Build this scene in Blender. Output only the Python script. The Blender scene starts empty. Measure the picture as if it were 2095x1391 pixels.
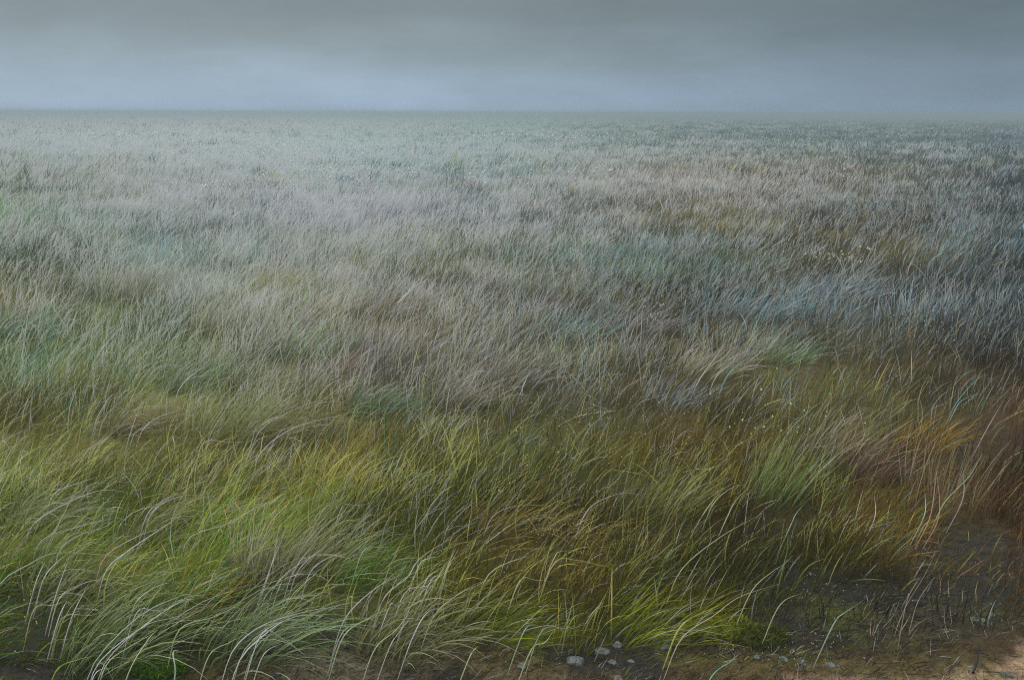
import bpy, math, random
import numpy as np
from mathutils import Matrix, Vector

random.seed(7)
rng = np.random.default_rng(11)
scene = bpy.context.scene
COL = scene.collection

# ------------------------------------------------------------------ camera
PW, PH = 2095.0, 1391.0          # size of the photograph, used to place things
FPX = 2011.0                     # focal length in photograph pixels
CAM_H = 1.70
PITCH = math.radians(13.0)
ROLL = math.radians(0.20)
cam_data = bpy.data.cameras.new("camera")
cam_data.sensor_width = 36.0
cam_data.lens = 36.0 * FPX / PW
cam_data.clip_start = 0.05
cam_data.clip_end = 8000.0
cam = bpy.data.objects.new("camera", cam_data)
COL.objects.link(cam)
CAM_R = Matrix.Rotation(math.pi / 2 - PITCH, 3, 'X') @ Matrix.Rotation(ROLL, 3, 'Z')
cam.matrix_world = Matrix.Translation((0, 0, CAM_H)) @ CAM_R.to_4x4()
scene.camera = cam

# ------------------------------------------------------------------ light
SUN_EL, SUN_AZ = math.radians(48), math.radians(-62)    # azimuth from +Y, to the left
world = bpy.data.worlds.new("World")
scene.world = world
world.use_nodes = True
wn = world.node_tree
wn.nodes.clear()
def wnode(t, **k):
    n = wn.nodes.new(t)
    for a, b in k.items():
        setattr(n, a, b)
    return n
w_out = wnode('ShaderNodeOutputWorld')
sky = wnode('ShaderNodeTexSky', sky_type='NISHITA', sun_disc=False,
            sun_elevation=SUN_EL, sun_rotation=SUN_AZ)
bg_sky = wnode('ShaderNodeBackground'); bg_sky.inputs['Strength'].default_value = 0.08
wn.links.new(sky.outputs[0], bg_sky.inputs['Color'])
tc = wnode('ShaderNodeTexCoord')
sep = wnode('ShaderNodeSeparateXYZ')
wn.links.new(tc.outputs['Generated'], sep.inputs[0])
# soft cloud streaks: noise squeezed towards the horizon
mp = wnode('ShaderNodeMapping'); mp.inputs['Scale'].default_value = (1.0, 1.0, 9.0)
wn.links.new(tc.outputs['Generated'], mp.inputs['Vector'])
nz = wnode('ShaderNodeTexNoise')
nz.inputs['Scale'].default_value = 3.2; nz.inputs['Detail'].default_value = 5.0
nz.inputs['Roughness'].default_value = 0.5; nz.inputs['Distortion'].default_value = 0.5
wn.links.new(mp.outputs[0], nz.inputs['Vector'])
def wmath(op, a, b, c=None):
    n = wnode('ShaderNodeMath', operation=op)
    for i, x in enumerate((a, b, c)):
        if x is None: continue
        if isinstance(x, (int, float)): n.inputs[i].default_value = x
        else: wn.links.new(x, n.inputs[i])
    return n.outputs[0]
off = wmath('MULTIPLY_ADD', nz.outputs['Fac'], 0.046, -0.023)
zz = wmath('ADD', sep.outputs['Z'], off)
def ramp(stops):
    r = wnode('ShaderNodeValToRGB')
    r.color_ramp.interpolation = 'B_SPLINE'
    e = r.color_ramp.elements
    while len(e) < len(stops): e.new(0.5)
    for el, (p, c) in zip(e, stops):
        el.position = p; el.color = (*c, 1)
    return r
def s2l(c):
    c = np.asarray(c, float) / 255.0
    return np.where(c <= 0.04045, c / 12.92, ((c + 0.055) / 1.055) ** 2.4)
def S(r, g, b): return tuple(float(x) for x in s2l((r, g, b)))
ZEN = (1.60, 1.57, 1.50)
rl = ramp([(0.0, S(152, 175, 200)), (0.035, S(146, 165, 180)), (0.07, S(134, 148, 154)),
           (0.112, S(114, 124, 125)), (0.22, S(150, 160, 164)), (0.6, ZEN)])
rr = ramp([(0.0, S(120, 143, 166)), (0.035, S(114, 132, 147)), (0.07, S(100, 116, 126)),
           (0.112, S(88, 101, 106)), (0.22, S(150, 160, 164)), (0.6, ZEN)])
wn.links.new(zz, rl.inputs[0]); wn.links.new(zz, rr.inputs[0])
xf = wnode('ShaderNodeMapRange'); xf.inputs['From Min'].default_value = -0.25; xf.inputs['From Max'].default_value = 0.50
xf.interpolation_type = 'SMOOTHSTEP'
wn.links.new(sep.outputs['X'], xf.inputs['Value'])
mx = wnode('ShaderNodeMixRGB')
wn.links.new(xf.outputs[0], mx.inputs[0]); wn.links.new(rl.outputs[0], mx.inputs[1]); wn.links.new(rr.outputs[0], mx.inputs[2])
nz2 = wnode('ShaderNodeTexNoise')
nz2.inputs['Scale'].default_value = 7.0; nz2.inputs['Detail'].default_value = 6.0; nz2.inputs['Roughness'].default_value = 0.62
mp2 = wnode('ShaderNodeMapping'); mp2.inputs['Scale'].default_value = (1.0, 1.0, 3.2)
wn.links.new(tc.outputs['Generated'], mp2.inputs['Vector']); wn.links.new(mp2.outputs[0], nz2.inputs['Vector'])
mot = wnode('ShaderNodeMapRange'); mot.inputs['From Min'].default_value = 0.3; mot.inputs['From Max'].default_value = 0.7
mot.inputs['To Min'].default_value = 0.94; mot.inputs['To Max'].default_value = 1.12
wn.links.new(nz2.outputs['Fac'], mot.inputs['Value'])
mhs = wnode('ShaderNodeHueSaturation')
wn.links.new(mx.outputs[0], mhs.inputs['Color']); wn.links.new(mot.outputs[0], mhs.inputs['Value'])
bg_cloud = wnode('ShaderNodeBackground'); bg_cloud.inputs['Strength'].default_value = 1.0
wn.links.new(mhs.outputs[0], bg_cloud.inputs['Color'])
mixw = wnode('ShaderNodeMixShader'); mixw.inputs[0].default_value = 0.94
wn.links.new(bg_sky.outputs[0], mixw.inputs[1]); wn.links.new(bg_cloud.outputs[0], mixw.inputs[2])
wn.links.new(mixw.outputs[0], w_out.inputs['Surface'])

sun_d = bpy.data.lights.new("sun", 'SUN')
sun_d.energy = 1.5; sun_d.angle = math.radians(10); sun_d.color = (1.0, 0.96, 0.90)
sun = bpy.data.objects.new("sun", sun_d)
COL.objects.link(sun)
sv = Vector((math.sin(SUN_AZ) * math.cos(SUN_EL), math.cos(SUN_AZ) * math.cos(SUN_EL), math.sin(SUN_EL)))
sun.rotation_euler = sv.to_track_quat('Z', 'Y').to_euler()

vs = scene.view_settings
scene.display_settings.display_device = 'sRGB'
vs.view_transform = 'Standard'; vs.look = 'None'; vs.exposure = 0.15; vs.gamma = 1.0
vs.use_curve_mapping = False
cy = scene.cycles
cy.max_bounces = 6; cy.diffuse_bounces = 3; cy.glossy_bounces = 1
cy.transmission_bounces = 3; cy.volume_bounces = 2; cy.transparent_max_bounces = 4
cy.filter_width = 1.1
cy.use_denoising = False
cy.denoiser = 'OPENIMAGEDENOISE'
cy.denoising_input_passes = 'RGB_ALBEDO_NORMAL'
cy.denoising_prefilter = 'ACCURATE'
scene.render.film_transparent = False

# ------------------------------------------------------------------ pixel <-> ground
R3 = np.array(CAM_R)
def ray(u, v):
    d = np.stack([(np.asarray(u, float) - PW / 2) / FPX, (PH / 2 - np.asarray(v, float)) / FPX,
                  -np.ones_like(np.asarray(u, float))], -1)
    return d @ R3.T
def at(u, v, z=0.0):
    """point of the (flat) ground seen at photograph pixel u, v"""
    d = ray(u, v)
    t = (z - CAM_H) / d[..., 2]
    p = d * t[..., None]
    return p[..., 0], p[..., 1]
def proj(x, y, z):
    q = np.stack([x, y, z - CAM_H], -1) @ R3
    w = np.maximum(-q[..., 2], 0.05)
    return PW / 2 + FPX * q[..., 0] / w, PH / 2 - FPX * q[..., 1] / w

# ------------------------------------------------------------------ noise, terrain
def vnoise(x, y, seed=0):
    xi = np.floor(x).astype(np.int64); yi = np.floor(y).astype(np.int64)
    fx = x - xi; fy = y - yi
    fx = fx * fx * (3 - 2 * fx); fy = fy * fy * (3 - 2 * fy)
    def h(a, b):
        n = (a * 374761393 + b * 668265263 + seed * 974634777) & 0x7fffffff
        n = ((n ^ (n >> 13)) * 1274126177) & 0x7fffffff
        return ((n ^ (n >> 16)) & 0xffff) / 65535.0
    return (h(xi, yi) * (1 - fx) + h(xi + 1, yi) * fx) * (1 - fy) + (h(xi, yi + 1) * (1 - fx) + h(xi + 1, yi + 1) * fx) * fy
def fbm(x, y, seed=0, n=3):
    s = 0; a = 0.5; tot = 0
    for i in range(n):
        s = s + a * vnoise(x * 2 ** i + 13.7 * i, y * 2 ** i - 7.1 * i, seed + i); tot += a; a *= 0.5
    return s / tot
def ground_z(x, y):
    r = np.hypot(x, y)
    k = np.clip((r - 2.2) / 5.0, 0.15, 1.0)
    fade = np.clip(1.2 - r / 400.0, 0.0, 1.0)
    return (0.10 * (fbm(x * 0.55, y * 0.55, 3) - 0.5) * k + 0.28 * (fbm(x * 0.11 + 5, y * 0.11, 9, 2) - 0.5) * np.clip((r - 4) / 12, 0, 1)) * fade \
        + 0.012 * (fbm(x * 6, y * 6, 21, 2) - 0.5)

# ------------------------------------------------------------------ colour of the moor by place, with light falloff and haze painted in
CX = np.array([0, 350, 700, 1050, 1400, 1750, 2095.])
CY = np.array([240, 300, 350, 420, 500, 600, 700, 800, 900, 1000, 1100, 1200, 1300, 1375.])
CM = np.array([  # right columns: brown and olive grass, darkened further for falloff of light
 [(203,203,203),(203,203,203),(202,203,188),(153,179,157),(79,96,94),(65,86,96),(60,81,89)],  # far rows paled at left, thicker haze painted into the grass
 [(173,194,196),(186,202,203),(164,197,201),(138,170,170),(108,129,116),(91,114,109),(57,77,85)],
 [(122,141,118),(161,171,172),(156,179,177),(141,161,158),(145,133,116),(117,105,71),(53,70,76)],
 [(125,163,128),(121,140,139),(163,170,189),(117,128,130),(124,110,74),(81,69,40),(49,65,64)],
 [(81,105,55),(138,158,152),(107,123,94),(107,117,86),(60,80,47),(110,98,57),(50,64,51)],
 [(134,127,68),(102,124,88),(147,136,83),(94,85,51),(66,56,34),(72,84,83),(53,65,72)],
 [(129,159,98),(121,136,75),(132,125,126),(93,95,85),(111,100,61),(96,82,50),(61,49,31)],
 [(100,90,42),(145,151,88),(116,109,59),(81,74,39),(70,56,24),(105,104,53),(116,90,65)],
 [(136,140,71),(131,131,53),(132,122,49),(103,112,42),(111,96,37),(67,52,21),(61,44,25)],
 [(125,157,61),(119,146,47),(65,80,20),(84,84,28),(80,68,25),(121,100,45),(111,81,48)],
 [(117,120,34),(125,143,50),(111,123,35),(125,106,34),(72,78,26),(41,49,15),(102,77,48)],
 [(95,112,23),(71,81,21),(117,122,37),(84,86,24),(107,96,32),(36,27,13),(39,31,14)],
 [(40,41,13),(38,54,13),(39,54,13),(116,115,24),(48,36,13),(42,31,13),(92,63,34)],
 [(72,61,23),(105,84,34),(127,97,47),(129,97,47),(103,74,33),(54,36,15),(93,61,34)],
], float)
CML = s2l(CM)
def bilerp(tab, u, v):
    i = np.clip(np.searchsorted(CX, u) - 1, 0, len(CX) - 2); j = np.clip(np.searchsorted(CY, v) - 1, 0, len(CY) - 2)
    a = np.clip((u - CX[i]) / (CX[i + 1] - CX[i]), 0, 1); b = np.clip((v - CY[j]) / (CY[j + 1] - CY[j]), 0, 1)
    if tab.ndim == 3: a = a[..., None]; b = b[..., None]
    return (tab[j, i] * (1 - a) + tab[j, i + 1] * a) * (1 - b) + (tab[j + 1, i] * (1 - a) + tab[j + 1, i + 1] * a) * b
# share of bleached, pale blades
PALE = np.array([
 [.50,.50,.50,.45,.40,.32,.28],[.60,.66,.66,.55,.40,.30,.26],[.50,.55,.60,.48,.42,.35,.26],[.46,.55,.58,.48,.42,.36,.28],
 [.40,.52,.55,.45,.40,.32,.30],[.36,.50,.52,.42,.36,.36,.26],[.40,.44,.42,.40,.36,.28,.18],[.28,.38,.36,.32,.26,.24,.14],
 [.28,.30,.32,.20,.22,.22,.14],[.32,.30,.26,.16,.20,.20,.12],[.26,.30,.26,.20,.14,.16,.12],[.24,.26,.24,.18,.12,.10,.10],
 [.12,.22,.20,.12,.10,.08,.06],[.06,.10,.08,.06,.06,.06,.05]])
# patches of other growth: u, v, half width, half height, blade colour, strength
PATCH = [
 (60,690,130,50,(112,160,140),.6),(400,745,90,50,(120,158,140),.6),(620,690,80,40,(100,150,108),.6),(455,790,50,50,(110,160,110),.5),
 (770,820,80,32,(104,148,136),.5),(1180,660,60,38,(120,165,172),.7),(1330,520,140,42,(118,152,156),.6),(1190,500,70,25,(130,165,165),.5),
 (1620,722,80,22,(120,150,130),.4),(980,650,70,25,(120,150,185),.7),(1700,605,130,28,(140,165,180),.5),(1560,640,90,36,(125,165,180),.7),
 (2020,480,90,30,(100,140,165),.7),(1960,620,120,50,(104,120,130),.35),(350,520,90,50,(140,165,168),.4),(740,640,60,60,(140,160,165),.4),
 (1610,742,80,10,(140,145,40),.7),(1400,1240,190,50,(120,130,20),.6),(1340,560,80,25,(150,158,70),.5),(720,480,200,16,(165,165,80),.35),
 (1500,440,160,22,(140,135,60),.5),(1120,580,60,25,(145,142,50),.5),(1860,925,110,36,(132,108,52),.3),(1420,830,110,35,(136,116,44),.4),
 (2095,900,24,50,(110,78,54),.3),(1770,965,50,22,(100,72,76),.6),(2080,990,30,34,(92,44,44),.8),(1150,560,120,20,(150,140,70),.3),
 (1080,930,100,60,(62,58,40),.55),(1500,1110,160,40,(80,78,14),.6),(1120,1070,100,40,(140,128,50),.6),(1500,985,24,60,(150,145,20),.6),
 (1580,1000,40,80,(100,130,60),.5),(770,1140,60,32,(98,124,46),.5),(200,1330,160,50,(66,110,14),.5),(900,1270,150,40,(92,110,30),.5),
 (1960,1080,40,26,(160,150,30),.4),(1330,620,90,22,(78,70,62),.5),(1430,690,70,20,(82,70,66),.5),(1850,770,120,26,(76,66,66),.5),
 (900,620,90,22,(118,112,92),.5),(60,600,60,30,(120,112,40),.5),(50,1230,60,60,(70,110,20),.4),(2040,330,80,14,(140,138,30),.4),
 (1500,330,200,10,(150,145,70),.35),(560,1010,60,60,(130,128,110),.3),(1050,1380,160,24,(120,104,84),.2),
 (1740,1240,150,60,(58,54,46),.6),(2000,1160,70,40,(40,40,36),.7),
]
# how thick the grass stands: thin on the bare soil of the near edge
def density(u, v, x, y):
    d = np.ones_like(u)
    edge = 1318 + 26 * np.sin(u / 170.0 + 0.6) - 30 * (u < 480) + 40 * (fbm(x * 3, y * 3, 5) - .5) * 2
    edge = edge + np.where(u < 420, 70, 0)
    d *= np.clip((edge - v) / 26.0, 0.03, 1)
    # the dark peaty hollow at the right front
    a = ((u - 1840) / 300.0) ** 2 + ((v - 1268) / 78.0) ** 2
    d *= np.clip(a * 1.5 - 1.0, 0.0, 1) * .84 + .16 + .24 * (fbm(x * 5, y * 5, 15) > .52)
    a = ((u - 2000) / 170.0) ** 2 + ((v - 1150) / 62.0) ** 2
    d *= np.clip(a * 1.4 - .8, 0.0, 1) * .72 + .28
    for hu, hv, su, sv_ in ((1080,935,120,48),(1500,1105,180,42),(1250,1010,130,46),(1340,632,90,18),(900,606,90,16),(1210,905,120,30),(800,705,80,18),(640,960,60,24),(1850,760,110,22),(300,560,60,18),(1600,540,90,14)):
        d *= 1 - .62 * np.exp(-((u - hu) / su) ** 2 - ((v - hv) / sv_) ** 2)
    c = (u - 1990) / 130.0 + (v - 1330) / 90.0
    d *= np.where(c > 0, 0.05, 1)
    return d

def new_mesh(name, V, F, cols=None, smooth=True):
    """V (n,3), F (m,4) quads"""
    me = bpy.data.meshes.new(name)
    nv, nf = len(V), len(F)
    k = F.shape[1]
    me.vertices.add(nv); me.vertices.foreach_set('co', np.ascontiguousarray(V, np.float32).ravel())
    me.loops.add(nf * k); me.loops.foreach_set('vertex_index', np.ascontiguousarray(F, np.int32).ravel())
    me.polygons.add(nf)
    me.polygons.foreach_set('loop_start', np.arange(0, nf * k, k, dtype=np.int32))
    if smooth: me.polygons.foreach_set('use_smooth', np.ones(nf, bool))
    if cols is not None:
        ca = me.color_attributes.new('tint', 'FLOAT_COLOR', 'POINT')
        c4 = np.ones((nv, 4), np.float32); c4[:, :3] = cols
        ca.data.foreach_set('color', c4.ravel())
    me.update(calc_edges=True); me.validate()
    return me
def link(name, me, mat, parent=None, loc=None):
    o = bpy.data.objects.new(name, me); COL.objects.link(o)
    if mat: me.materials.append(mat)
    if parent: o.parent = parent
    if loc is not None: o.location = loc
    return o
def tag(o, label=None, cat=None, group=None, kind=None):
    if label: o['label'] = label
    if cat: o['category'] = cat
    if group: o['group'] = group
    if kind: o['kind'] = kind
    return o

# ------------------------------------------------------------------ materials
def mat_new(name):
    m = bpy.data.materials.new(name); m.use_nodes = True
    nt = m.node_tree; nt.nodes.clear()
    return m, nt
def blade_material(name, transl=0.28, rough=0.55):
    m, nt = mat_new(name)
    o = nt.nodes.new('ShaderNodeOutputMaterial')
    at_ = nt.nodes.new('ShaderNodeAttribute'); at_.attribute_name = 'tint'
    geo = nt.nodes.new('ShaderNodeNewGeometry')
    # each blade its own slight shift, streaked lengthwise
    n = nt.nodes.new('ShaderNodeTexNoise'); n.inputs['Scale'].default_value = 60; n.inputs['Detail'].default_value = 2
    nt.links.new(geo.outputs['Position'], n.inputs['Vector'])
    mr = nt.nodes.new('ShaderNodeMapRange'); mr.inputs['To Min'].default_value = 0.78; mr.inputs['To Max'].default_value = 1.22
    nt.links.new(n.outputs['Fac'], mr.inputs['Value'])
    hs = nt.nodes.new('ShaderNodeHueSaturation')
    nt.links.new(at_.outputs['Color'], hs.inputs['Color']); nt.links.new(mr.outputs[0], hs.inputs['Value'])
    p = nt.nodes.new('ShaderNodeBsdfPrincipled')
    p.inputs['Roughness'].default_value = rough; p.inputs['Specular IOR Level'].default_value = 0.12
    t = nt.nodes.new('ShaderNodeBsdfTranslucent')
    nt.links.new(hs.outputs[0], p.inputs['Base Color']); nt.links.new(hs.outputs[0], t.inputs['Color'])
    mx = nt.nodes.new('ShaderNodeMixShader'); mx.inputs[0].default_value = transl
    nt.links.new(p.outputs[0], mx.inputs[1]); nt.links.new(t.outputs[0], mx.inputs[2])
    nt.links.new(mx.outputs[0], o.inputs['Surface'])
    return m
M_BLADE = blade_material('grass_blade')
M_STEM = blade_material('dry_stem', 0.08, 0.7)

def ground_material():
    m, nt = mat_new('moor_soil')
    L = nt.links.new
    o = nt.nodes.new('ShaderNodeOutputMaterial')
    a = nt.nodes.new('ShaderNodeAttribute'); a.attribute_name = 'tint'
    tcn = nt.nodes.new('ShaderNodeTexCoord')
    n1 = nt.nodes.new('ShaderNodeTexNoise'); n1.inputs['Scale'].default_value = 22; n1.inputs['Detail'].default_value = 7; n1.inputs['Roughness'].default_value = .65
    n2 = nt.nodes.new('ShaderNodeTexNoise'); n2.inputs['Scale'].default_value = 150; n2.inputs['Detail'].default_value = 4
    n3 = nt.nodes.new('ShaderNodeTexNoise'); n3.inputs['Scale'].default_value = 5; n3.inputs['Detail'].default_value = 5; n3.inputs['Distortion'].default_value = 1.2
    for n in (n1, n2, n3): L(tcn.outputs['Object'], n.inputs['Vector'])
    r1 = nt.nodes.new('ShaderNodeMapRange'); r1.inputs['From Min'].default_value = .3; r1.inputs['From Max'].default_value = .7
    r1.inputs['To Min'].default_value = .45; r1.inputs['To Max'].default_value = 1.5
    L(n1.outputs['Fac'], r1.inputs['Value'])
    r2 = nt.nodes.new('ShaderNodeMapRange'); r2.inputs['From Min'].default_value = .3; r2.inputs['From Max'].default_value = .7
    r2.inputs['To Min'].default_value = .6; r2.inputs['To Max'].default_value = 1.4
    L(n2.outputs['Fac'], r2.inputs['Value'])
    mu = nt.nodes.new('ShaderNodeMath'); mu.operation = 'MULTIPLY'; L(r1.outputs[0], mu.inputs[0]); L(r2.outputs[0], mu.inputs[1])
    hs = nt.nodes.new('ShaderNodeHueSaturation'); L(a.outputs['Color'], hs.inputs['Color']); L(mu.outputs[0], hs.inputs['Value'])
    rh = nt.nodes.new('ShaderNodeMapRange'); rh.inputs['From Min'].default_value = .3; rh.inputs['From Max'].default_value = .7
    rh.inputs['To Min'].default_value = .485; rh.inputs['To Max'].default_value = .525
    L(n3.outputs['Fac'], rh.inputs['Value']); L(rh.outputs[0], hs.inputs['Hue'])
    p = nt.nodes.new('ShaderNodeBsdfPrincipled'); p.inputs['Roughness'].default_value = .85; p.inputs['Specular IOR Level'].default_value = .2
    L(hs.outputs[0], p.inputs['Base Color'])
    b = nt.nodes.new('ShaderNodeBump'); b.inputs['Strength'].default_value = .9; b.inputs['Distance'].default_value = .02
    ad = nt.nodes.new('ShaderNodeMath'); ad.operation = 'MULTIPLY_ADD'; ad.inputs[1].default_value = .35
    L(n2.outputs['Fac'], ad.inputs[0]); L(n1.outputs['Fac'], ad.inputs[2])
    L(ad.outputs[0], b.inputs['Height']); L(b.outputs[0], p.inputs['Normal'])
    L(p.outputs[0], o.inputs['Surface'])
    return m

# ------------------------------------------------------------------ ground
def smooth(a, lo, hi):
    t = np.clip((a - lo) / (hi - lo), 0, 1); return t * t * (3 - 2 * t)
def build_ground():
    nr, na = 260, 720
    r = np.concatenate([[0.0], np.geomspace(0.4, 3200, nr - 1)])
    # rings closer together where the near ground is seen
    r[1:] = np.interp(np.linspace(0, 1, nr - 1), [0, .05, .35, .6, 1], np.log([0.4, 2.0, 4.0, 25, 3200.])); r[1:] = np.exp(r[1:])
    a = np.linspace(0, 2 * np.pi, na, endpoint=False)
    RR, AA = np.meshgrid(r[1:], a, indexing='ij')
    x = (RR * np.sin(AA)).ravel(); y = (RR * np.cos(AA)).ravel()
    x = np.concatenate([[0], x]); y = np.concatenate([[0], y])
    z = ground_z(x, y)
    u, v = proj(x, y, z); front = y > 0.3
    u = np.where(front, u, 1000 + 400 * x); v = np.where(front, v, 1500); v = np.where(front & (y < 1.2), 1500, v)
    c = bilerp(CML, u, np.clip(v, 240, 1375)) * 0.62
    soil = np.array(S(64, 57, 34)); peat = np.array(S(46, 43, 37)); sand = np.array(S(138, 116, 92)); och = np.array(S(94, 80, 46))
    grey = np.array(S(108, 98, 80))
    nb = fbm(x * 2.3, y * 2.3, 31, 4); nc = fbm(x * 5.1, y * 5.1, 37, 4); nd = fbm(x * 1.4 + 3, y * 1.4, 41, 3)
    near = smooth(v, 700, 1000)[:, None]
    c = c * (1 - near) + (c * 0.5 + soil * 0.5) * near
    def over(c, col, w): return c * (1 - w[:, None]) + col * w[:, None]
    c = over(c, grey * .8, smooth(v + 60 * (nc - .5), 1320, 1350) * smooth(u, 430, 620) * (1 - smooth(u, 1150, 1500)) * (.35 + .65 * smooth(nb, .35, .6)))
    c = over(c, och * .8, smooth(v + 80 * (nc - .5), 1315, 1360) * smooth(u, 1000, 1300) * smooth(nb, .3, .6))
    c = over(c, np.array(S(52, 58, 24)), (1 - smooth(u, 380, 560)) * smooth(v, 1150, 1250) * (.5 + .5 * smooth(nc, .35, .55)))
    c = over(c, peat, np.clip(1.4 - (((u - 1990) / 170) ** 2 + ((v - 1150) / 70) ** 2), 0, 1) * .9)
    pe = np.clip(1.35 - (((u - 1790) / 330) ** 2 + ((v - 1220) / 100) ** 2), 0, 1)
    c = over(c, peat, np.clip(pe * 1.6, 0, 1) * smooth(nc, .25, .5))
    c = over(c, och * .65, smooth(nb, .42, .6) * smooth(v, 1215, 1290) * smooth(u, 1650, 1800) * .5)
    c = over(c, np.array(S(80, 84, 24)), smooth(nd * .6 + nc * .4, .48, .6) * smooth(v, 1180, 1260) * smooth(u, 900, 1100) * (1 - smooth(v, 1340, 1375)) * .8)
    w = (u - 1975) / 110 + (v - 1362) / 46 + (nc - .5) * 3.2 + (nb - .5) * 1.5
    c = over(c, sand, smooth(w, .1, .55))
    w2 = (v - 1374) / 20 + (nc - .5) * 2.6 - np.clip((1620 - u) / 90, 0, 9)
    c = over(c, sand * .9, smooth(w2, .3, .9))
    c = over(c, peat, smooth(nd + nc * .5, .86, .96) * smooth(v, 1250, 1310))
    F = []
    idx = lambda i, j: 1 + i * na + (j % na)
    i, j = np.meshgrid(np.arange(nr - 2), np.arange(na), indexing='ij')
    F = np.stack([idx(i, j), idx(i, j + 1), idx(i + 1, j + 1), idx(i + 1, j)], -1).reshape(-1, 4)[:, ::-1]
    # hub as quads (0, j, j+1, j+2)
    jj = np.arange(0, na, 2)
    H = np.stack([np.zeros_like(jj), idx(0, jj + 2), idx(0, jj + 1), idx(0, jj)], -1)
    me = new_mesh('ground', np.stack([x, y, z], -1), np.concatenate([F, H]), c)
    g = link('ground', me, ground_material())
    tag(g, kind='structure')
build_ground()

# ------------------------------------------------------------------ blades
def blade_arrays(P, Ln, az, th0, bend, W, psi, cb, ct, SEG, power=1.4):
    N = len(P)
    t = np.linspace(0, 1, SEG + 1)
    th = th0[:, None] + bend[:, None] * t[None] ** power
    thm = 0.5 * (th[:, 1:] + th[:, :-1])
    ca, sa = np.cos(az)[:, None], np.sin(az)[:, None]
    st = (Ln / SEG)[:, None]
    dx = np.sin(thm) * ca * st; dy = np.sin(thm) * sa * st; dz = np.cos(thm) * st
    pos = np.zeros((N, SEG + 1, 3))
    pos[:, 1:, 0] = np.cumsum(dx, 1); pos[:, 1:, 1] = np.cumsum(dy, 1); pos[:, 1:, 2] = np.cumsum(dz, 1)
    pos += P[:, None, :]
    nrm = np.stack([np.cos(th) * ca, np.cos(th) * sa, -np.sin(th)], -1)
    bn = np.stack([-sa, ca, np.zeros_like(ca)], -1)
    tw = psi[:, None] + 0.5 * (t[None] - .5)
    side = np.cos(tw)[..., None] * bn + np.sin(tw)[..., None] * nrm
    prof = np.maximum((1 - t ** 2.2) * (0.75 + 0.25 * np.minimum(t * 4, 1)), 0.06)
    hw = (0.5 * W)[:, None, None] * prof[None, :, None]
    V = np.stack([pos - side * hw, pos + side * hw], 2).reshape(-1, 3)
    k = np.arange(N)[:, None] * 2 * (SEG + 1) + np.arange(SEG)[None] * 2
    F = np.stack([k, k + 1, k + 3, k + 2], -1).reshape(-1, 4)
    mixc = (t[None, :, None] ** 0.8)
    c = cb[:, None] * (1 - mixc) + ct[:, None] * mixc
    C = np.repeat(c, 2, axis=1).reshape(-1, 3)
    return V, F, C
def tube_arrays(pts, rad, c0, c1, sides=3):
    """round thin stem through points; rad per point"""
    pts = np.asarray(pts, float); n = len(pts)
    tg = np.gradient(pts, axis=0); tg /= np.linalg.norm(tg, axis=1)[:, None] + 1e-9
    ref = np.array([0.21, 0.94, 0.27])
    s1 = np.cross(tg, ref); s1 /= np.linalg.norm(s1, axis=1)[:, None] + 1e-9
    s2 = np.cross(tg, s1)
    a = np.arange(sides) / sides * 2 * np.pi
    ring = s1[:, None] * np.cos(a)[None, :, None] + s2[:, None] * np.sin(a)[None, :, None]
    V = (pts[:, None] + ring * np.asarray(rad)[:, None, None]).reshape(-1, 3)
    i, j = np.meshgrid(np.arange(n - 1), np.arange(sides), indexing='ij')
    F = np.stack([i * sides + j, i * sides + (j + 1) % sides, (i + 1) * sides + (j + 1) % sides, (i + 1) * sides + j], -1).reshape(-1, 4)
    tt = np.linspace(0, 1, n)[:, None]
    c = np.asarray(c0) * (1 - tt) + np.asarray(c1) * tt
    return V, F, np.repeat(c, sides, 0)
def merge(parts):
    Vs, Fs, Cs, o = [], [], [], 0
    for V, F, C in parts:
        Vs.append(V); Fs.append(F + o); Cs.append(C); o += len(V)
    return np.concatenate(Vs), np.concatenate(Fs), np.concatenate(Cs)
def catmull(p, n=14):
    p = np.asarray(p, float)
    if len(p) == 2: p = np.array([p[0], (p[0] + p[1]) / 2 + 0.02 * np.linalg.norm(p[1] - p[0]) * np.array([0, 0, 1.]), p[1]])
    q = np.vstack([2 * p[0] - p[1], p, 2 * p[-1] - p[-2]])
    out = []
    m = len(p) - 1
    for t in np.linspace(0, m, n):
        i = min(int(t), m - 1); f = t - i
        a, b, c, d = q[i], q[i + 1], q[i + 2], q[i + 3]
        out.append(.5 * (2 * b + (c - a) * f + (2 * a - 5 * b + 4 * c - d) * f * f + (3 * b - a - 3 * c + d) * f ** 3))
    return np.array(out)

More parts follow.
